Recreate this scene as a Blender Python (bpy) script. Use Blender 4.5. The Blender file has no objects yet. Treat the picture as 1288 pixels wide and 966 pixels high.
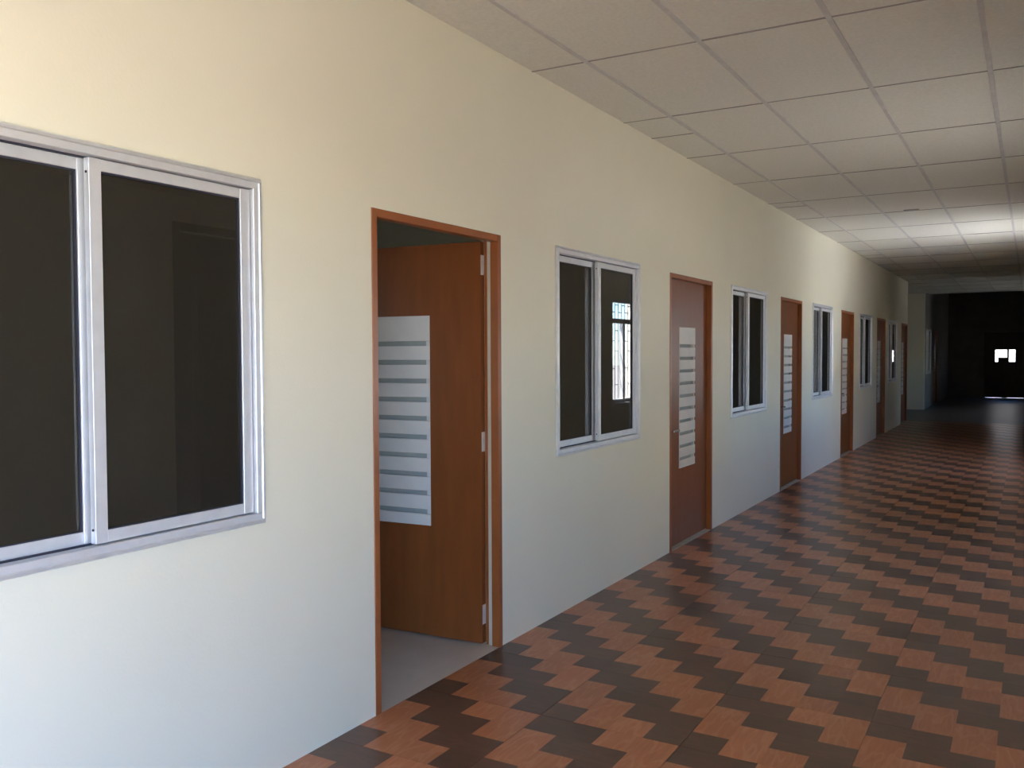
import bpy, math, random
from mathutils import Matrix, Vector
random.seed(7)
SC = bpy.context.scene
COL = SC.collection

# ------------------------------------------------------------------ camera
F_PX, YAW, PITCH, ROLL, EYE = 1128.5, 0.5249, 0.0339, -0.0044, 1.5
cam_d = bpy.data.cameras.new('camera'); cam = bpy.data.objects.new('camera', cam_d); COL.objects.link(cam)
cam_d.sensor_fit = 'HORIZONTAL'; cam_d.sensor_width = 36.0; cam_d.lens = F_PX / 1288 * 36.0
cam_d.clip_start = 0.02; cam_d.clip_end = 500
f0 = Vector((-math.sin(YAW), math.cos(YAW), 0)); r0 = Vector((math.cos(YAW), math.sin(YAW), 0)); z0 = Vector((0, 0, 1))
fw = f0 * math.cos(PITCH) - z0 * math.sin(PITCH); up = z0 * math.cos(PITCH) + f0 * math.sin(PITCH)
rt = r0 * math.cos(ROLL) + up * math.sin(ROLL); up2 = up * math.cos(ROLL) - r0 * math.sin(ROLL)
m3 = Matrix((rt, up2, -fw)).transposed()
cam.matrix_world = Matrix.Translation((0, 0, EYE)) @ m3.to_4x4()
SC.camera = cam

# ------------------------------------------------------------------ sky, sun, exposure
world = bpy.data.worlds.new('sky'); SC.world = world; world.use_nodes = True
wt = world.node_tree; wt.nodes.clear()
sky = wt.nodes.new('ShaderNodeTexSky'); sky.sky_type = 'NISHITA'; sky.sun_disc = False
sky.sun_elevation = math.radians(58); sky.sun_rotation = math.radians(165); sky.air_density = 1.0; sky.dust_density = 0.1; sky.ozone_density = 6.0
bg = wt.nodes.new('ShaderNodeBackground'); bg.inputs['Strength'].default_value = 0.84
wo = wt.nodes.new('ShaderNodeOutputWorld')
wb = wt.nodes.new('ShaderNodeMix'); wb.data_type = 'RGBA'; wb.blend_type = 'MULTIPLY'; wb.inputs['Factor'].default_value = 1.0
wb.inputs['B'].default_value = (.80, .94, 1.16, 1)     # camera white balance leaves the sky blue
wt.links.new(sky.outputs[0], wb.inputs['A']); wt.links.new(wb.outputs['Result'], bg.inputs[0]); wt.links.new(bg.outputs[0], wo.inputs[0])
sun_d = bpy.data.lights.new('sun', 'SUN'); sun_d.energy = 27.0; sun_d.angle = math.radians(0.6); sun_d.color = (1.0, 0.96, 0.91)
sun = bpy.data.objects.new('sun', sun_d); COL.objects.link(sun)
sun.rotation_euler = Vector((-0.20, 0.50, -0.84)).to_track_quat('-Z', 'Y').to_euler()
vs = SC.view_settings
vs.view_transform = 'Standard'; vs.look = 'None'; vs.gamma = 1.0; vs.use_curve_mapping = False; vs.exposure = 1.12
cy = SC.cycles
cy.use_denoising = True; cy.max_bounces = 14; cy.diffuse_bounces = 8; cy.glossy_bounces = 4; cy.transparent_max_bounces = 12
cy.caustics_reflective = False; cy.caustics_refractive = False; cy.sample_clamp_indirect = 12.0

# the room's main planes
XW = -2.335      # left wall face
XR = 0.46       # right wall face
H = 3.008        # ceiling
YB, YE = -5.0, 21.16   # corridor start and end
HALL_E, FAR_E = 25.4, 33.0
ROOF = 3.30

# portals: they only guide sampling at the wall openings
def portal(name, loc, sx, sy, look):
    d = bpy.data.lights.new(name, 'AREA'); d.shape = 'RECTANGLE'; d.size = sx; d.size_y = sy; d.cycles.is_portal = True
    o = bpy.data.objects.new(name, d); COL.objects.link(o); o.location = loc
    o.rotation_euler = Vector(look).to_track_quat('-Z', 'Y').to_euler()
ENT = (-3.3, 0.5, 0.0, 2.40)         # entrance opening in the right wall
GRW = (11.79, 13.25, 0.78, 2.28)     # grille window in the right wall
BKW = (-2.3, -1.2, 1.1, 2.0)        # back window of the first room
HLW = (22.5, 24.2, 0.9, 1.75)         # window at the end of the cross hall
HXR = 4.0
FILLW = (5.75, 7.45, 0.85, 1.82)       # unseen window added as fill light for the middle of the corridor
portal('fill_portal', (XR + .2, (FILLW[0]+FILLW[1])/2, (FILLW[2]+FILLW[3])/2), FILLW[1]-FILLW[0], FILLW[3]-FILLW[2], (-1, 0, 0))
portal('entrance_portal', (XR + .2, (ENT[0]+ENT[1])/2, (ENT[2]+ENT[3])/2), ENT[1]-ENT[0], ENT[3]-ENT[2], (-1, 0, 0))
portal('grille_portal', (XR + .2, (GRW[0]+GRW[1])/2, (GRW[2]+GRW[3])/2), GRW[1]-GRW[0], GRW[3]-GRW[2], (-1, 0, 0))
portal('room_portal', (-7.2, (BKW[0]+BKW[1])/2, (BKW[2]+BKW[3])/2), BKW[1]-BKW[0], BKW[3]-BKW[2], (1, 0, 0))
portal('hall_portal', (HXR + .2, (HLW[0]+HLW[1])/2, (HLW[2]+HLW[3])/2), HLW[1]-HLW[0], HLW[3]-HLW[2], (-1, 0, 0))

# ------------------------------------------------------------------ materials
def nmat(name):
    m = bpy.data.materials.new(name); m.use_nodes = True
    nt = m.node_tree; b = nt.nodes['Principled BSDF']
    return m, nt, b
def L(nt, a, b): nt.links.new(a, b)
def noise(nt, scale, detail=3, vec=None, rough=.5):
    n = nt.nodes.new('ShaderNodeTexNoise'); n.inputs['Scale'].default_value = scale; n.inputs['Detail'].default_value = detail; n.inputs['Roughness'].default_value = rough
    if vec is not None: L(nt, vec, n.inputs['Vector'])
    return n
def ramp(nt, fac, stops):
    r = nt.nodes.new('ShaderNodeValToRGB'); L(nt, fac, r.inputs[0]); e = r.color_ramp.elements
    while len(e) < len(stops): e.new(.5)
    for i, (p, c) in enumerate(stops): e[i].position = p; e[i].color = (*c, 1)
    return r
def bump(nt, b, h, strength, dist=.01):
    n = nt.nodes.new('ShaderNodeBump'); n.inputs['Strength'].default_value = strength; n.inputs['Distance'].default_value = dist
    L(nt, h, n.inputs['Height']); L(nt, n.outputs[0], b.inputs['Normal'])
def coords(nt, scale=None, which='Object', rnd=False):
    t = nt.nodes.new('ShaderNodeTexCoord'); v = t.outputs[which]
    if rnd:
        oi = nt.nodes.new('ShaderNodeObjectInfo'); mu = nt.nodes.new('ShaderNodeMath'); mu.operation = 'MULTIPLY'; mu.inputs[1].default_value = 37.0
        L(nt, oi.outputs['Random'], mu.inputs[0])
        a = nt.nodes.new('ShaderNodeVectorMath'); a.operation = 'ADD'; L(nt, v, a.inputs[0]); L(nt, mu.outputs[0], a.inputs[1]); v = a.outputs[0]
    if scale:
        mp = nt.nodes.new('ShaderNodeMapping'); mp.inputs['Scale'].default_value = scale; L(nt, v, mp.inputs[0]); v = mp.outputs[0]
    return v
def plain(name, c, rough=.5, metal=0.0, spec=.5, var=.06, scale=8, bmp=0.0, bscale=200, stretch=None, rnd=False):
    m, nt, b = nmat(name)
    v = coords(nt, stretch, rnd=rnd)
    n = noise(nt, scale, 4, v)
    lo = tuple(max(0, x * (1 - var)) for x in c); hi = tuple(min(1, x * (1 + var)) for x in c)
    r = ramp(nt, n.outputs['Fac'], [(.3, lo), (.7, hi)])
    L(nt, r.outputs[0], b.inputs['Base Color'])
    b.inputs['Roughness'].default_value = rough; b.inputs['Metallic'].default_value = metal; b.inputs['Specular IOR Level'].default_value = spec
    if bmp: bump(nt, b, noise(nt, bscale, 2, v).outputs['Fac'], bmp, .002)
    return m
M = {}
M['wall'] = plain('cream_wall_paint', (.795, .758, .605), .5, var=.02, scale=1.5, bmp=.25, bscale=90)
M['panel'] = plain('ceiling_panel', (.72, .71, .645), .8, var=.05, scale=60, bmp=.3, bscale=160, spec=.2, rnd=True)
M['bar'] = plain('ceiling_bar', (.56, .55, .53), .6, var=.08, scale=10)
M['tee'] = plain('ceiling_joint', (.33, .31, .29), .7, var=.15, scale=6)
M['alu'] = plain('mill_aluminium', (.76, .77, .79), .45, metal=.5, var=.05, scale=14)
M['alu_lip'] = plain('aluminium_lip', (.78, .80, .82), .35, metal=.6, var=.06, scale=20)
M['gasket'] = plain('dark_gasket', (.03, .03, .05), .6)
M['door'] = plain('brown_door_paint', (.21, .063, .016), .33, spec=.3, var=.10, scale=3, stretch=(6, 6, 1), bmp=.05, bscale=60)
M['frame'] = plain('brown_frame_paint', (.31, .095, .024), .36, var=.10, scale=5, bmp=.05, bscale=60)
M['vent'] = plain('pale_vent_paint', (.71, .69, .66), .5, var=.03)
M['ventback'] = plain('vent_back', (.38, .40, .38), .6, var=.05)
M['cream'] = plain('cream_strip', (.56, .51, .40), .6, var=.08)
M['chrome'] = plain('chrome', (.85, .85, .85), .12, metal=1.0, var=.02)
M['zinc'] = plain('hinge_metal', (.80, .79, .76), .4, metal=.4, var=.06)
M['black'] = plain('black_iron', (.02, .02, .02), .5)
M['roomfloor'] = plain('room_floor', (.54, .48, .40), .5, var=.06, scale=4)
M['sill'] = plain('cement_sill', (.42, .41, .34), .8, var=.12, scale=20)
M['hallfloor'] = plain('grey_hall_floor', (.17, .15, .135), .36, spec=.22, var=.08, scale=5)
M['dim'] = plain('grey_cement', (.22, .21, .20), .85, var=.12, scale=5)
M['shaded'] = plain('shade_darkened_wall', (.30, .275, .24), .9, var=.12, scale=4)  # shade of the far passage is put into this darker wall colour
M['grout'] = plain('tile_grout', (.24, .165, .12), .8, var=.2, scale=40)
M['soil'] = plain('dry_soil', (.44, .405, .345), .95, var=.18, scale=1.2, bmp=.2, bscale=20, spec=.1)
M['apron'] = plain('pale_concrete', (.82, .80, .76), .9, var=.06, scale=2)
M['warm_bounce'] = plain('warm_bounce_cream', (.74, .66, .50), .9, var=.05, scale=1)
M['door_backdrop'] = plain('neutral_backdrop', (.36, .345, .32), .9, var=.1, scale=2)
M['white'] = plain('white_window_paint', (.78, .78, .76), .45, var=.03)
M['darkdoor'] = plain('dark_wood_door', (.085, .045, .026), .45, var=.2, scale=3, stretch=(6, 6, 1))

def wood(name, base, dark, light, edge, stretch, rough):
    """printed wood: fine grain along the brick, a soft lighter vein, slow tone drift"""
    m, nt, b = nmat(name)
    g = noise(nt, 11, 4, coords(nt, stretch, rnd=True), .55)
    r = ramp(nt, g.outputs['Fac'], [(.25, dark), (.5, base), (.75, light)])
    s = noise(nt, 4.5, 1, coords(nt, tuple(.6 * q if q > 2 else q * 1.4 for q in stretch), rnd=True))
    k = ramp(nt, s.outputs['Fac'], [(.44, (0, 0, 0)), (.5, (1, 1, 1)), (.56, (0, 0, 0))])
    mu = nt.nodes.new('ShaderNodeMath'); mu.operation = 'MULTIPLY'; mu.inputs[1].default_value = .4; L(nt, k.outputs[0], mu.inputs[0])
    mx = nt.nodes.new('ShaderNodeMix'); mx.data_type = 'RGBA'
    L(nt, mu.outputs[0], mx.inputs['Factor']); L(nt, r.outputs[0], mx.inputs['A']); mx.inputs['B'].default_value = (*edge, 1)
    oi = nt.nodes.new('ShaderNodeObjectInfo')
    mr = nt.nodes.new('ShaderNodeMapRange'); mr.inputs['To Min'].default_value = .9; mr.inputs['To Max'].default_value = 1.1; L(nt, oi.outputs['Random'], mr.inputs['Value'])
    vm = nt.nodes.new('ShaderNodeVectorMath'); vm.operation = 'SCALE'; L(nt, mx.outputs['Result'], vm.inputs[0]); L(nt, mr.outputs[0], vm.inputs['Scale'])
    L(nt, vm.outputs[0], b.inputs['Base Color'])
    b.inputs['Roughness'].default_value = rough; b.inputs['Specular IOR Level'].default_value = .35
    return m
M['lbrick'] = wood('light_brick_print', (.425, .160, .070), (.39, .138, .056), (.46, .187, .088), (.55, .28, .15), (8, .8, 1), .30)
M['dbrick'] = wood('dark_brick_print', (.112, .064, .040), (.098, .056, .036), (.128, .070, .043), (.17, .072, .045), (.8, 8, 1), .30)

def glass():
    m, nt, b = nmat('smoked_glass'); nt.nodes.remove(b)
    out = nt.nodes['Material Output']
    tr = nt.nodes.new('ShaderNodeBsdfTransparent'); tr.inputs[0].default_value = (.34, .31, .26, 1)
    gl = nt.nodes.new('ShaderNodeBsdfGlossy'); gl.inputs['Roughness'].default_value = .015; gl.inputs['Color'].default_value = (1, 1, 1, 1)
    df = nt.nodes.new('ShaderNodeBsdfDiffuse'); df.inputs[0].default_value = (.10, .09, .072, 1)
    v = coords(nt); n = noise(nt, 5, 6, v, .7)
    k = ramp(nt, n.outputs['Fac'], [(.5, (.22, .22, .22)), (.68, (.30, .30, .30)), (.8, (.45, .45, .45))])
    m1 = nt.nodes.new('ShaderNodeMixShader'); L(nt, k.outputs[0], m1.inputs[0]); L(nt, tr.outputs[0], m1.inputs[1]); L(nt, df.outputs[0], m1.inputs[2])
    fr = nt.nodes.new('ShaderNodeFresnel'); fr.inputs['IOR'].default_value = 1.42
    m2 = nt.nodes.new('ShaderNodeMixShader'); L(nt, fr.outputs[0], m2.inputs[0]); L(nt, m1.outputs[0], m2.inputs[1]); L(nt, gl.outputs[0], m2.inputs[2])
    L(nt, m2.outputs[0], out.inputs[0])
    return m
M['glass'] = glass()

# ------------------------------------------------------------------ mesh helpers
class MB:
    def __init__(s): s.v = []; s.f = []; s.mi = []; s.sm = []
    def box(s, x0, x1, y0, y1, z0, z1, mi=0):
        n = len(s.v)
        s.v += [(x0,y0,z0),(x1,y0,z0),(x1,y1,z0),(x0,y1,z0),(x0,y0,z1),(x1,y0,z1),(x1,y1,z1),(x0,y1,z1)]
        for q in ((0,3,2,1),(4,5,6,7),(0,1,5,4),(1,2,6,5),(2,3,7,6),(3,0,4,7)):
            s.f.append(tuple(n+i for i in q)); s.mi.append(mi)
        return s
    def cbox(s, x0, x1, y0, y1, z0, z1, c, mi=0):
        """box with all vertical and horizontal edges chamfered by c"""
        n = len(s.v); c = min(c, (x1-x0)*.45, (y1-y0)*.45, (z1-z0)*.45)
        P = {}
        for i, (X, sx) in enumerate(((x0, 1), (x1, -1))):
            for j, (Y, sy) in enumerate(((y0, 1), (y1, -1))):
                for k, (Z, sz) in enumerate(((z0, 1), (z1, -1))):
                    for a, p in enumerate(((X, Y+sy*c, Z+sz*c), (X+sx*c, Y, Z+sz*c), (X+sx*c, Y+sy*c, Z))):
                        P[i, j, k, a] = len(s.v); s.v.append(p)
        def face(ids, nrm):
            pts = [Vector(s.v[q]) for q in ids]
            nn = (pts[1]-pts[0]).cross(pts[2]-pts[1])
            if nn.dot(Vector(nrm)) < 0: ids = ids[::-1]
            s.f.append(tuple(ids)); s.mi.append(mi)
        sg = (-1, 1)
        for i in (0, 1): face([P[i,0,0,0], P[i,1,0,0], P[i,1,1,0], P[i,0,1,0]], (sg[i],0,0))
        for j in (0, 1): face([P[0,j,0,1], P[1,j,0,1], P[1,j,1,1], P[0,j,1,1]], (0,sg[j],0))
        for k in (0, 1): face([P[0,0,k,2], P[1,0,k,2], P[1,1,k,2], P[0,1,k,2]], (0,0,sg[k]))
        for i in (0, 1):
            for j in (0, 1): face([P[i,j,0,0], P[i,j,0,1], P[i,j,1,1], P[i,j,1,0]], (sg[i],sg[j],0))
            for k in (0, 1): face([P[i,0,k,0], P[i,0,k,2], P[i,1,k,2], P[i,1,k,0]], (sg[i],0,sg[k]))
        for j in (0, 1):
            for k in (0, 1): face([P[0,j,k,1], P[0,j,k,2], P[1,j,k,2], P[1,j,k,1]], (0,sg[j],sg[k]))
        for i in (0, 1):
            for j in (0, 1):
                for k in (0, 1): face([P[i,j,k,0], P[i,j,k,1], P[i,j,k,2]], (sg[i],sg[j],sg[k]))
        return s
    def cyl(s, a, b, r, seg=14, mi=0):
        a = Vector(a); b = Vector(b); d = (b-a).normalized(); u = d.orthogonal().normalized(); w = d.cross(u); n = len(s.v)
        for p in (a, b):
            for i in range(seg):
                t = 2*math.pi*i/seg; s.v.append(tuple(p + u*r*math.cos(t) + w*r*math.sin(t)))
        for i in range(seg):
            j = (i+1) % seg; s.f.append((n+i, n+j, n+seg+j, n+seg+i)); s.mi.append(mi)
        s.f.append(tuple(n+i for i in reversed(range(seg)))); s.mi.append(mi)
        s.f.append(tuple(n+seg+i for i in range(seg))); s.mi.append(mi)
        return s
    def mesh(s, name, mats):
        me = bpy.data.meshes.new(name); me.from_pydata(s.v, [], s.f)
        for m in (mats if isinstance(mats, (list, tuple)) else [mats]): me.materials.append(m)
        me.polygons.foreach_set('material_index', s.mi); me.update(); return me
    def build(s, name, mats, parent=None, loc=(0,0,0)):
        o = bpy.data.objects.new(name, s.mesh(name, mats)); COL.objects.link(o); o.location = loc
        if parent: o.parent = parent
        return o
def put(name, me, parent, loc=(0,0,0)):
    o = bpy.data.objects.new(name, me); COL.objects.link(o); o.parent = parent; o.location = loc; return o
def empty(name, loc=(0,0,0), parent=None):
    o = bpy.data.objects.new(name, None); COL.objects.link(o); o.location = loc
    if parent: o.parent = parent
    return o
def tag(o, label, cat, group=None, kind='structure'):
    o['label'] = label; o['category'] = cat
    if group: o['group'] = group
    if kind: o['kind'] = kind
    return o
def wall_x(name, mat, xa, xb, y0, y1, z0, z1, holes):
    """wall slab between planes xa<xb with rectangular holes (ya,yb,za,zb)"""
    return wall_g(name, mat, 'x', xa, xb, y0, y1, z0, z1, holes)
def wall_y(name, mat, ya, yb, x0, x1, z0, z1, holes):
    return wall_g(name, mat, 'y', ya, yb, x0, x1, z0, z1, holes)
def wall_g(name, mat, ax, a, b, u0, u1, z0, z1, holes):
    us = sorted({u0, u1, *[h[0] for h in holes], *[h[1] for h in holes]}); zs = sorted({z0, z1, *[h[2] for h in holes], *[h[3] for h in holes]})
    us = [u for u in us if u0 <= u <= u1]; zs = [z for z in zs if z0 <= z <= z1]
    def solid(i, k):
        if i < 0 or k < 0 or i >= len(us)-1 or k >= len(zs)-1: return False
        u = (us[i]+us[i+1])/2; z = (zs[k]+zs[k+1])/2
        return not any(h[0] < u < h[1] and h[2] < z < h[3] for h in holes)
    v = []; f = []; idx = {}
    def P(t, u, z):
        p = (t, u, z) if ax == 'x' else (u, t, z)
        if p not in idx: idx[p] = len(v); v.append(p)
        return idx[p]
    def Q(*ids): f.append(ids)
    for i in range(len(us)-1):
        for k in range(len(zs)-1):
            if not solid(i, k): continue
            A, B, C_, D_ = us[i], us[i+1], zs[k], zs[k+1]
            Q(P(b,A,C_), P(b,B,C_), P(b,B,D_), P(b,A,D_)); Q(P(a,A,C_), P(a,A,D_), P(a,B,D_), P(a,B,C_))
            if not solid(i-1, k): Q(P(a,A,C_), P(b,A,C_), P(b,A,D_), P(a,A,D_))
            if not solid(i+1, k): Q(P(a,B,C_), P(a,B,D_), P(b,B,D_), P(b,B,C_))
            if not solid(i, k-1): Q(P(a,A,C_), P(a,B,C_), P(b,B,C_), P(b,A,C_))
            if not solid(i, k+1): Q(P(a,A,D_), P(b,A,D_), P(b,B,D_), P(a,B,D_))
    me = bpy.data.meshes.new(name); me.from_pydata(v, [], f); me.materials.append(mat); me.update()
    import bmesh
    bm = bmesh.new(); bm.from_mesh(me); bmesh.ops.recalc_face_normals(bm, faces=bm.faces); bm.to_mesh(me); bm.free()
    o = bpy.data.objects.new(name, me); COL.objects.link(o)
    return o

# ------------------------------------------------------------------ layout along the left wall
DW, DH = 1.027, 2.098
DOORS = [2.893, 6.381, 9.79, 13.335, 16.72, 20.09]
WW, WZ0, WZ1 = 1.245, .911, 2.108
WINS = [1.036, 4.524, 7.945, 11.40, 14.87, 18.13]
FDOOR, FWIN, XF = 28.1, 25.85, -2.40
holes = [(y, y+DW, 0, DH) for y in DOORS] + [(y+.012, y+WW-.012, WZ0+.012, WZ1-.012) for y in WINS]

# ------------------------------------------------------------------ the shell
tag(wall_x('wall_left', M['wall'], XW-.10, XW, YB, YE, 0, ROOF, holes), 'long cream painted corridor wall with a row of brown doors and aluminium windows', 'wall')
RDOOR = (4.23, 5.45, 0, 2.43)
tag(wall_x('wall_right', M['wall'], XR, XR+.15, YB, YE, 0, ROOF, [ENT, GRW, FILLW, RDOOR]), 'cream corridor wall with the grille window facing the row of brown doors', 'wall')
tag(wall_y('wall_back', M['wall'], YB-.15, YB, -7.2, XR+.15, 0, ROOF, []), 'cream wall closing the corridor end behind the large sliding window', 'wall')
tag(wall_x('wall_room_back', M['wall'], -7.2, -7.0, YB, YE, 0, ROOF, [BKW]), 'back wall of the rooms behind the brown doors', 'wall')
tag(wall_y('wall_partition', M['wall'], 6.02, 6.14, -7.0, XW-.10, 0, ROOF, []), 'partition wall inside the rooms next to the open door', 'wall')
tag(wall_y('wall_hall_front', M['wall'], YE-.12, YE, -9.0, XW-.1, 0, ROOF, []), 'cross hall wall turning the corner after the last corridor door', 'wall')
tag(wall_y('wall_hall_front_right', M['wall'], YE-.12, YE, XR+.15, HXR, 0, ROOF, []), 'cross hall wall turning the corner beyond the grille window wall', 'wall')
tag(wall_y('wall_hall_back', M['wall'], HALL_E, HALL_E+.15, -9.0, XF, 0, 3.9, []), 'dim cream end wall of the cross hall beside the dark far passage', 'wall')
tag(wall_y('wall_hall_back_right', M['wall'], HALL_E, HALL_E+.15, XR+.15, HXR, 0, 3.9, []), 'cross hall wall on the grille window side of the dark far passage', 'wall')
tag(wall_x('wall_hall_left', M['wall'], -9.15, -9.0, YE-.12, HALL_E+.15, 0, ROOF, []), 'blind short end wall of the cross hall', 'wall')
tag(wall_x('wall_hall_right', M['wall'], HXR, HXR+.15, YE-.12, HALL_E+.15, 0, ROOF, [HLW]), 'short end wall of the cross hall with a window opening', 'wall')
tag(wall_x('wall_far_left', M['shaded'], XF-.10, XF, HALL_E+.15, FAR_E, 0, 3.9, [(FDOOR, FDOOR+DW, 0, DH), (FWIN+.012, FWIN+WW-.012, WZ0+.012, WZ1-.012)]), 'dark side wall of the far passage with one door and window', 'wall')
tag(wall_x('wall_far_right', M['shaded'], XR+.15, XR+.30, HALL_E+.15, FAR_E, 0, 3.9, []), 'dark blank side wall of the far passage', 'wall')
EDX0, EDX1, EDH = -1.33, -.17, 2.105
tag(wall_y('wall_far_end', M['shaded'], FAR_E, FAR_E+.15, XF-3.2, XR+.30, 0, 3.9, [(EDX0, EDX1, 0, EDH)]), 'dark end wall of the far passage around the double door', 'wall')
tag(wall_x('wall_far_room', M['shaded'], XF-3.2, XF-3.05, HALL_E+.15, FAR_E, 0, 3.9, []), 'back wall of the room beside the dark far passage', 'wall')

roof = MB(); roof.box(-9.3, XR+.35, YB-.4, YE-.12, ROOF, ROOF+.18); roof.box(-9.3, HXR+.3, YE-.12, HALL_E-.1, ROOF, ROOF+.18); tag(roof.build('ceiling_slab', M['dim']), 'concrete roof slab above the suspended corridor ceiling', 'roof')
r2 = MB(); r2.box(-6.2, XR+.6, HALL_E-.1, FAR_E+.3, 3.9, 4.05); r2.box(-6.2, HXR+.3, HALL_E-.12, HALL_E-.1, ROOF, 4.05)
tag(r2.build('ceiling_far', M['dim']), 'bare dark exposed concrete slab over the far passage', 'ceiling')
b = MB(); b.box(XR+.15, 9.9, 8.6, 16.5, -.12, -.04); tag(b.build('bounce_apron', M['apron']), 'pale concrete apron outside the barred window', 'pavement')
b = MB(); b.box(10.0, 14.0, 2.0, 12.0, -.12, 5.2); b.box(9.7, 14.3, 1.7, 12.3, 5.2, 5.35)
tag(b.build('wall_sky_screen', M['warm_bounce']), 'unseen cream block added across the yard to screen low sky and bounce warm light', 'building')  # added block: hides low blue sky from the windows, returns warm light
b = MB(); b.box(-12, 9, 38.0, 38.25, -.12, 3.4); b.box(-12.05, 9.05, 37.95, 38.3, 3.4, 3.5)
tag(b.build('wall_backdrop', M['door_backdrop']), 'sunlit wall added beyond the far double door to neutralise its daylight', 'wall')  # backdrop added so daylight in the door opening is neutral, not blue
g = MB(); g.box(-80, 80, -70, 110, -.30, -.12); tag(g.build('ground', M['soil']), 'dry sandy ground outside the building', 'ground')

# room and hall floors, room ceilings
b = MB(); b.box(-7.0, XW-.10, YB, YE-.12, -.10, 0); tag(b.build('floor_rooms', M['roomfloor']), 'plain pale grey room floor seen through the open door', 'floor')
b = MB(); b.box(-7.0, XW-.10, YB, YE-.12, H, H+.03); tag(b.build('ceiling_rooms', M['panel']), 'plain grey room ceiling seen through the open door', 'ceiling')
b = MB(); b.box(-9.0, HXR, YE, HALL_E, -.10, 0); b.box(-6, XR+.15, HALL_E, FAR_E, -.10, 0)
tag(b.build('floor_hall', M['hallfloor']), 'plain dark grey floor of the cross hall beyond the patterned tiles', 'floor')

# ------------------------------------------------------------------ corridor floor: 0.6 m tiles printed as herringbone bricks
fl = MB(); fl.box(XW, XR, YB, YE, -.10, -.006)
floor = tag(fl.build('floor', M['grout']), 'corridor floor of brown herringbone tiles in dark and light bricks', 'floor')
TS, TX, TY = .6, -2.345, 3.24
CELL = [('d', 0, 2, 3, 4), ('d', 1, 3, 2, 3), ('d', 2, 4, 1, 2), ('d', 3, 4, 0, 1), ('d', 0, 1, 0, 1),
        ('l', 0, 1, 1, 3), ('l', 1, 2, 0, 2), ('l', 3, 4, 2, 4), ('l', 2, 3, 0, 1), ('l', 2, 3, 3, 4)]
def rect_mesh(name, w, h, mats, z0=-.003):
    b = MB(); b.box(-w/2, w/2, -h/2, h/2, z0, 0); return b.mesh(name, mats)
J = .0010
bm_cache = {}
def brick_mesh(kind, w, h):
    k = (kind, round(w, 4), round(h, 4))
    if k not in bm_cache: bm_cache[k] = rect_mesh(('dark' if kind == 'd' else 'light') + '_brick', w, h, M[kind+'brick'])
    return bm_cache[k]
def tile_pieces(x0, y0):
    """brick rectangles of one tile in tile coordinates, clipped to the corridor"""
    out = []
    for kd, cx0, cx1, cy0, cy1 in CELL:
        ax, bx = cx0*.15, cx1*.15; ay, by = cy0*.15, cy1*.15
        if cx0 == 0: ax += J
        if cx1 == 4: bx -= J
        if cy0 == 0: ay += J
        if cy1 == 4: by -= J
        ax = max(ax, XW-x0); bx = min(bx, XR-x0); ay = max(ay, YB-y0); by = min(by, YE-y0)
        if bx-ax > .004 and by-ay > .004: out.append((kd, ax, bx, ay, by))
    return out
tiles = []
for i in range(6):
    for j in range(-14, 31):
        x0 = TX + i*TS; y0 = TY + j*TS
        if x0 > XR-.005 or y0 > YE-.005 or y0+TS < YB+.005: continue
        tiles.append((x0, y0))
cp, sp = math.cos(YAW), math.sin(YAW)
def seen(x0, y0):
    x, y = x0+.3, y0+.3
    d = -x*sp + y*cp; r = x*cp + y*sp
    if d < .5: return 1e9
    u = 644 + F_PX*r/d; w = 445 + F_PX*EYE/d
    if u < -60 or u > 1400 or w > 1130: return 1e8 + d
    return x*x + y*y
tiles.sort(key=lambda t: seen(*t))
slab_cache = {}
near = 0; full_far = None
stuff_sets = []
for n, (x0, y0) in enumerate(tiles):
    pcs = tile_pieces(x0, y0)
    vis = seen(x0, y0) < 1e7
    w = min(x0+TS, XR) - max(x0, XW); d = min(y0+TS, YE) - max(y0, YB)
    lx = max(x0, XW); ly = max(y0, YB)
    if vis and n < 58:
        b = MB(); b.box(lx-x0+J, lx-x0+w-J, ly-y0+J, ly-y0+d-J, -.0055, -.003)
        t = b.build('floor_tile', M['grout'], floor, (x0, y0, 0))
        for kd, ax, bx, ay, by in pcs:
            put('dark_brick' if kd == 'd' else 'light_brick', brick_mesh(kd, bx-ax, by-ay), t, ((ax+bx)/2, (ay+by)/2, 0))
    else:
        k = tuple((p[0],) + tuple(round(q, 4) for q in p[1:]) for p in pcs)
        if k not in slab_cache:
            b = MB()
            for kd, ax, bx, ay, by in pcs: b.box(ax, bx, ay, by, -.0055, 0, 0 if kd == 'd' else 1)
            slab_cache[k] = b.mesh('floor_tile', [M['dbrick'], M['lbrick']])
        put('floor_tile', slab_cache[k], floor, (x0, y0, 0))

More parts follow.
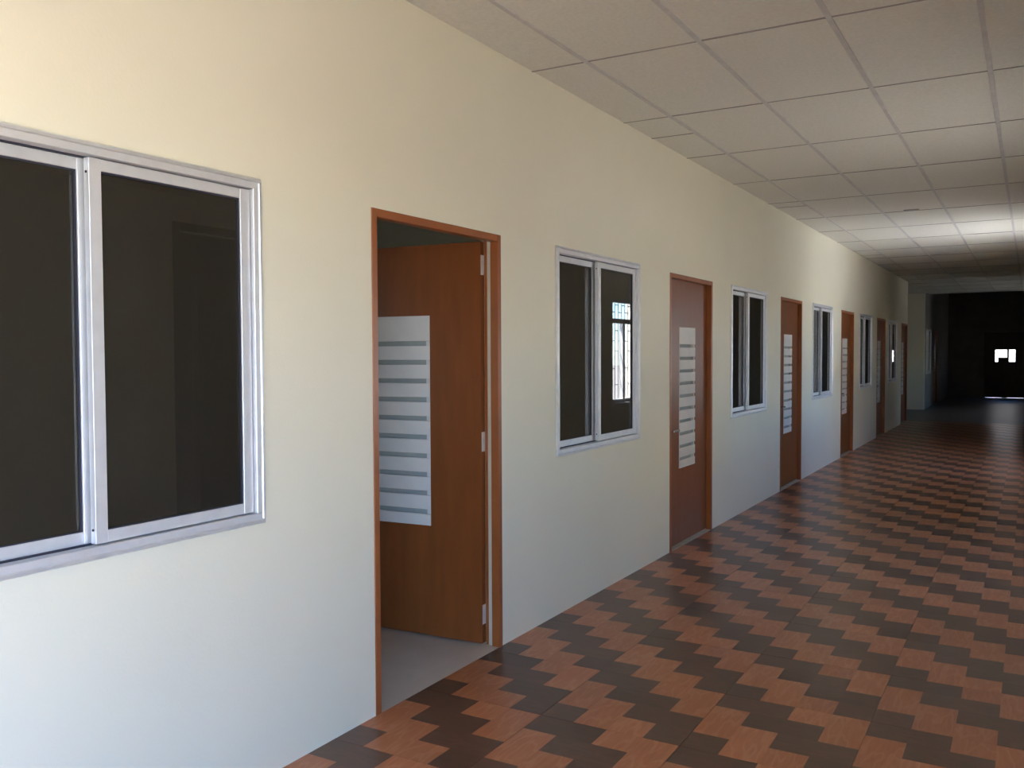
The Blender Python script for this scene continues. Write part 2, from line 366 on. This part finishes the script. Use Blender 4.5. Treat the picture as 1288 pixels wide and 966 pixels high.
# ------------------------------------------------------------------ suspended ceiling
XC = [XW, -2.015, -1.413, -.811, -.212, .388, XR]
YC0, YP = 4.262, 1.247
YC = [YC0 + YP*k for k in range(-8, 18)]
YC = [YB] + [y for y in YC if YB+.2 < y < HALL_E+.3] + [HALL_E+.42]
b = MB(); b.box(XW, XR, YB, HALL_E+.42, H+.014, H+.022)
ceil_o = tag(b.build('ceiling', M['dim']), 'suspended corridor ceiling of pale rectangular panels on a grid', 'ceiling')
EXTRA = {}                                     # short offcuts along the wall column
def col_cuts(c):
    ys = list(YC)
    if c == 0: ys += [6.01, 9.56, 14.95]
    return sorted(ys)
pc = {}
for c in range(len(XC)-1):
    ys = col_cuts(c)
    for k in range(len(ys)-1):
        w, d = XC[c+1]-XC[c]-.004, ys[k+1]-ys[k]-.004
        key = (round(w, 3), round(d, 3))
        if key not in pc: pc[key] = MB().cbox(-w/2, w/2, -d/2, d/2, 0, .012, .002).mesh('ceiling_panel', M['panel'])
        o = put('ceiling_panel', pc[key], ceil_o, ((XC[c]+XC[c+1])/2, (ys[k]+ys[k+1])/2, H + random.uniform(0, .0012)))
        o.rotation_euler = (random.uniform(-.0015, .0015), random.uniform(-.001, .001), 0)
for x in XC[1:-1]:
    MB().cbox(x-.013, x+.013, YB, HALL_E+.42, H-.005, H+.006, .002).build('main_runner', M['bar'], ceil_o)
for y in YC[1:-1]:
    MB().box(XW, XR, y-.005, y+.005, H-.0025, H+.004).build('cross_tee', M['tee'], ceil_o)
for y in (6.01, 9.56, 14.95):
    MB().box(XW, XC[1]-.013, y-.004, y+.004, H-.0025, H+.004).build('cross_tee', M['tee'], ceil_o)
MB().box(-1.20, -1.05, 10.40, 10.47, H-.0045, H+.004).build('ceiling_patch', M['tee'], ceil_o)
b = MB(); b.box(-9.0, XW, YE, HALL_E+.0, H, H+.03); b.box(XR, HXR, YE, HALL_E, H, H+.03)
tag(b.build('ceiling_hall', M['panel']), 'plain pale ceiling of the cross hall wings', 'ceiling')

# ------------------------------------------------------------------ doors
LW, LZ0, LZ1, LT, REC = DW-.05, .012, DH-.030, .038, .040
VY0, VY1, VZ0, VZ1 = -.685, -.305, .595, 1.70        # vent panel on the leaf, measured from the hinge edge
def mk_frame():
    b = MB(); w = .035
    for y0, y1, s in ((0, w, 1), (DW-w, DW, -1)):
        b.cbox(-REC, .004, y0, y1, 0, DH, .002)
    b.cbox(-REC, .004, w, DW-w, DH-w, DH, .002)
    bm = b
    bm.box(-.085, -REC, 0, .018, 0, DH); bm.box(-.085, -REC, DW-.018, DW, 0, DH); bm.box(-.085, -REC, .018, DW-.018, DH-.018, DH)
    return bm.mesh('door_frame', M['frame'])
def mk_leaf():
    b = MB(); a, c = -LW, 0
    b.box(-LT, 0, a, VY0, LZ0, LZ1); b.box(-LT, 0, VY1, c, LZ0, LZ1)
    b.box(-LT, 0, VY0, VY1, LZ0, VZ0); b.box(-LT, 0, VY0, VY1, VZ1, LZ1)
    return b.mesh('door_leaf', M['door'])
ME = {'frame': mk_frame(), 'leaf': mk_leaf()}
ME['strip'] = MB().box(-.066, -REC-.001, DW-.022, DW-.0175, 0, DH-.02).mesh('rebate_strip', M['cream'])
ME['sill'] = MB().box(-.10, 0, .0, DW, -.05, .004).mesh('threshold', M['sill'])
ME['sill_open'] = MB().box(-.10, 0, .0, DW, -.05, .0).mesh('threshold', M['roomfloor'])
ME['vback'] = MB().box(-LT+.002, -LT+.010, VY0, VY1, VZ0, VZ1).mesh('vent_backing', M['ventback'])
ME['vstile'] = MB().box(-.026, -.003, -.012, .012, VZ0, VZ1).mesh('vent_stile', M['vent'])
slots = [(1.567-.0985*k-.025, 1.567-.0985*k) for k in range(10)]
edges = [VZ1] + [q for s in slots for q in (s[1], s[0])] + [VZ0]
slatz = [(edges[2*k+1], edges[2*k]) for k in range(11)]
vs_cache = {}
def slat_mesh(h):
    k = round(h, 4)
    if k not in vs_cache: vs_cache[k] = MB().cbox(-.012, .003, -(VY1-VY0)/2, (VY1-VY0)/2, -h/2, h/2, .0015).mesh('vent_slat', M['vent'])
    return vs_cache[k]
hm = MB()
hm.cbox(0, .004, -.022, .022, -.085, .055, .002)               # back plate
hm.cyl((.002, 0, 0), (.05, 0, 0), .010, 12); hm.cyl((.046, -.008, 0), (.046, .105, .0), .009, 12)
ME['handle'] = hm.mesh('door_handle', M['chrome'])
ME['bolt'] = MB().cbox(0, .012, -.02, .02, -.018, .018, .003).cyl((.008, -.03, 0), (.008, .035, 0), .006, 10).mesh('foot_bolt', M['black'])
hb = MB(); hb.cyl((-LT-.004, .006, -.05), (-LT-.004, .006, .05), .006, 10); hb.box(-LT, -.004, -.0005, .0025, -.05, .05)
ME['hinge'] = hb.mesh('hinge', M['zinc'])
def door(n, xw, y0, label, angle=0.0, bolt=True):
    d = tag(empty('door_%d' % n, (xw, y0, 0)), label, 'door', 'brown doors along the corridor')
    put('door_frame', ME['frame'], d)
    put('rebate_strip', ME['strip'], d); put('threshold', ME['sill_open' if angle else 'sill'], d)
    lf = put('door_leaf', ME['leaf'], d)
    piv = Vector((-REC-LT, DW-.014, 0))
    # leaf's local origin: hinge edge of the front face; the pin sits at the back corner
    R = Matrix.Rotation(angle, 4, 'Z')
    lf.matrix_local = Matrix.Translation(piv) @ R @ Matrix.Translation((LT, -.011, 0))
    put('vent_backing', ME['vback'], lf)
    for y in (VY0+.0125, VY1-.0125): put('vent_stile', ME['vstile'], lf, (0, y, 0))
    for a, c in slatz: put('vent_slat', slat_mesh(c-a), lf, (0, (VY0+VY1)/2, (a+c)/2))
    put('door_handle', ME['handle'], lf, (0, -LW+.055, .905))
    if bolt: put('foot_bolt', ME['bolt'], lf, (0, -LW+.05, .14))
    for z in (1.95, 1.05, .16): put('hinge', ME['hinge'], lf, (0, 0, z))
    return d
D1 = 'brown door standing open into a room, pale slatted vent panel on its leaf'
door(1, XW, DOORS[0], D1, math.radians(-87))
DL = ['closed brown door with slatted vent panel, first closed one after the open door', 'closed brown door with slatted vent panel, second closed one after the open door',
      'closed brown door with slatted vent panel, third closed one after the open door', 'closed dim brown door with slatted vent panel, fourth closed one after the open door',
      'closed dark brown door with vent panel at the corner of the cross hall']
for i, y in enumerate(DOORS[1:]): door(i+2, XW, y, DL[i])
door(7, XF, FDOOR, 'closed brown door in deep shade inside the far passage')

# ------------------------------------------------------------------ sliding windows
FWd = .036
def mk_wframe():
    b = MB(); W_, Z0, Z1 = WW, WZ0, WZ1
    def ring(x0, x1, o, i, c):
        b.cbox(x0, x1, o, W_-o, Z1-i, Z1-o, c); b.cbox(x0, x1, o, W_-o, Z0+o, Z0+i, c)
        b.cbox(x0, x1, o, i, Z0+i, Z1-i, c); b.cbox(x0, x1, W_-i, W_-o, Z0+i, Z1-i, c)
    ring(-.085, .010, .012, FWd, .0015)
    return b.mesh('window_frame', M['alu'])
def mk_lip():
    b = MB(); W_, Z0, Z1, o = WW, WZ0, WZ1, .014
    b.cbox(-.002, .014, 0, W_, Z1-o, Z1, .003); b.cbox(-.002, .014, 0, W_, Z0, Z0+o, .003)
    b.cbox(-.002, .014, 0, o, Z0+o, Z1-o, .003); b.cbox(-.002, .014, W_-o, W_, Z0+o, Z1-o, .003)
    return b.mesh('frame_lip', M['alu_lip'])
ZB, ZT = WZ0+FWd, WZ1-FWd
def mk_sash(y0, y1, x, l, r):
    b = MB(); t = .024
    b.cbox(x-t, x, y0, y0+l, ZB+.004, ZT-.004, .0012); b.cbox(x-t, x, y1-r, y1, ZB+.004, ZT-.004, .0012)
    b.cbox(x-t, x-.0015, y0+l, y1-r, ZB+.004, ZB+.040, .0012); b.cbox(x-t, x-.0015, y0+l, y1-r, ZT-.038, ZT-.004, .0012)
    return b.mesh('sash', M['alu'])
SF, SR = -.006, -.040                       # faces of the front and the rear sash
FY0, FY1 = .596, WW-FWd-.003
RY0, RY1 = FWd+.003, .632
ME['wframe'] = mk_wframe(); ME['lip'] = mk_lip()
ME['sash_f'] = mk_sash(FY0, FY1, SF, .040, .042); ME['sash_r'] = mk_sash(RY0, RY1, SR, .042, .050)
def mk_pane(y0, y1, x, l, r): return MB().box(x-.016, x-.012, y0+l-.006, y1-r+.006, ZB+.036, ZT-.034).mesh('glass_pane', M['glass'])
ME['pane_f'] = mk_pane(FY0, FY1, SF, .040, .042); ME['pane_r'] = mk_pane(RY0, RY1, SR, .042, .050)
def mk_gasket(y0, y1, x, l, r):
    b = MB(); a, c, g_ = y0+l, y1-r, .005
    for q in ((a, c, ZT-.038-g_, ZT-.038), (a, c, ZB+.040, ZB+.040+g_*.6), (a, a+g_*.6, ZB+.040, ZT-.038), (c-g_, c, ZB+.040, ZT-.038)):
        b.box(x-.013, x-.006, *q)
    return b.mesh('gasket', M['gasket'])
ME['gas_f'] = mk_gasket(FY0, FY1, SF, .040, .042); ME['gas_r'] = mk_gasket(RY0, RY1, SR, .042, .050)
ME['track'] = MB().box(-.060, -.030, FWd, WW-FWd, ZT-.0035, ZT+.001).box(-.060, -.030, FWd, WW-FWd, ZB-.001, ZB+.0035).mesh('track', M['gasket'])
ME['screw'] = MB().cyl((0, 0, 0), (0, -.002, 0), .004, 8).mesh('screw', M['black'])
def window(n, xw, y0, label):
    w = tag(empty('window_%d' % n, (xw, y0, 0)), label, 'window', 'aluminium sliding windows along the corridor')
    put('window_frame', ME['wframe'], w); put('frame_lip', ME['lip'], w); put('track', ME['track'], w)
    s = put('sash', ME['sash_f'], w); put('glass_pane', ME['pane_f'], s); put('gasket', ME['gas_f'], s)
    for z in (ZT-.045, ZB+.045): put('screw', ME['screw'], s, (SF-.012, FY0, z))
    s = put('sash', ME['sash_r'], w); put('glass_pane', ME['pane_r'], s); put('gasket', ME['gas_r'], s)
WL = ['large aluminium sliding window with smoked glass, on the wall before the open door', 'aluminium sliding window reflecting a barred window, just after the open door',
      'aluminium sliding window between the first and second closed doors', 'aluminium sliding window between the second and third closed doors',
      'aluminium sliding window in half shade between the third and fourth closed doors', 'dark aluminium sliding window beside the last door before the cross hall']
for i, y in enumerate(WINS): window(i+1, XW, y, WL[i])
window(7, XF, FWIN, 'dark sliding window in deep shade inside the far passage')

# ------------------------------------------------------------------ grille window in the right wall (seen mirrored in the glass)
def grille_window(n, GRW, label):
    gw = tag(empty('window_%d' % n, (XR, GRW[0], GRW[2])), label, 'window', 'white grille windows')
    gW, gH = GRW[1]-GRW[0], GRW[3]-GRW[2]
    b = MB()
    for q in ((0, gW, 0, .05), (0, gW, gH-.05, gH), (0, .05, .05, gH-.05), (gW-.05, gW, .05, gH-.05)): b.cbox(.03, .10, q[0], q[1], q[2], q[3], .003)
    b.build('window_frame', M['white'], gw)
    MB().cbox(.035, .095, .05, gW-.05, gH-.35, gH-.28, .003).build('transom', M['white'], gw)
    for y in (gW/3, 2*gW/3): MB().cbox(.035, .095, y-.03, y+.03, .05, gH-.35, .003).build('mullion', M['white'], gw)
    for k in range(11):
        y = .05 + (gW-.1)*(k+.5)/11
        MB().cyl((.125, y, .0), (.125, y, gH), .006, 8).build('grille_bar', M['black'], gw)
    for k in range(11):
        y0 = .05 + (gW-.1)*(k-.5)/11; y1 = y0 + (gW-.1)/11
        for z in ([gH*q for q in (.17, .5, .7, .95)] if k % 2 else [gH*q for q in (.33, .6, .88)]):
            MB().box(.119, .131, max(y0, .0), y1, z-.006, z+.006).build('grille_rung', M['black'], gw)
    MB().cbox(-.02, .12, -.04, gW+.04, -.04, 0, .004).build('window_sill', M['white'], gw)
grille_window(8, GRW, 'white window with black staggered bars, mirrored in the sliding window glass')
grille_window(9, FILLW, 'unseen white window with black staggered bars, added to light the middle of the corridor')

# dark double door in the right wall, mirrored faintly in the nearest glass
rd = tag(empty('door_8', (XR, RDOOR[0], 0)), 'tall dark brown double door opposite the large sliding window', 'door')
w = RDOOR[1]-RDOOR[0]
b = MB(); b.cbox(-.005, .12, 0, .06, 0, 2.43, .003); b.cbox(-.005, .12, w-.06, w, 0, 2.43, .003); b.cbox(-.005, .12, .06, w-.06, 2.37, 2.43, .003); b.build('door_frame', M['darkdoor'], rd)
for a, c, s in ((.062, w/2-.002, 1), (w/2+.002, w-.062, -1)):
    lf = MB().cbox(.03, .07, a, c, .01, 2.365, .002).build('door_leaf', M['darkdoor'], rd)
    for z0, z1 in ((.2, .95), (1.1, 2.2)): MB().cbox(.022, .031, a+.12, c-.12, z0, z1, .006).build('raised_panel', M['darkdoor'], lf)
    yk = c-.06 if s > 0 else a+.06
    MB().cyl((.03, yk, 1.02), (-.02, yk, 1.02), .009).cyl((-.02, yk, 1.02), (-.045, yk, 1.02), .024).build('door_knob', M['chrome'], lf)

# entrance trim in the right wall
en = MB(); y0, y1, z1 = ENT[0], ENT[1], ENT[3]
en.cbox(-.012, .162, y0, y0+.05, 0, z1, .004); en.cbox(-.012, .162, y1-.05, y1, 0, z1, .004); en.cbox(-.012, .162, y0+.05, y1-.05, z1-.05, z1, .004)
tag(en.build('trim_1', M['frame'], None, (XR, 0, 0)), 'brown trim around the open entrance opposite the large sliding window', 'trim')

# ------------------------------------------------------------------ far double door with a broken vision pane
fd = tag(empty('door_9', (EDX0, FAR_E, 0)), 'dark double door closing the far passage, daylight through its small opening', 'door')
w = EDX1-EDX0; HX0, HX1, HZ0, HZ1 = .31, .875, 1.167, 1.553
b = MB(); b.cbox(0, .04, -.03, .12, 0, EDH, .003); b.cbox(w-.04, w, -.03, .12, 0, EDH, .003); b.cbox(.04, w-.04, -.03, .12, EDH-.04, EDH, .003)
b.build('door_frame', M['darkdoor'], fd)
mid = w/2
MB().box(mid-.03, mid+.03, .06, .075, .03, HZ0).build('astragal', M['darkdoor'], fd); MB().box(mid-.03, mid+.03, .06, .075, HZ1, EDH-.04).build('astragal', M['darkdoor'], fd)
for a, c in ((.0405, mid-.002), (mid+.002, w-.0405)):
    h0, h1 = max(a, HX0), min(c, HX1)
    b = MB(); zt = EDH-.0405
    if h0 > a: b.box(a, h0, .02, .06, .006, zt)
    if h1 < c: b.box(h1, c, .02, .06, .006, zt)
    b.box(h0, h1, .02, .06, .006, HZ0); b.box(h0, h1, .02, .06, HZ1, zt)
    b.build('door_leaf', M['darkdoor'], fd)
MB().box(.39, .645, .02, .05, HZ0, HZ0+.14).build('board', M['darkdoor'], fd)
MB().box(.645, .70, .015, .055, HZ0, HZ1).build('glazing_bar', M['darkdoor'], fd)
MB().box(mid-.07, mid+.07, .0, .07, .0, .10).build('floor_stop', M['darkdoor'], fd)
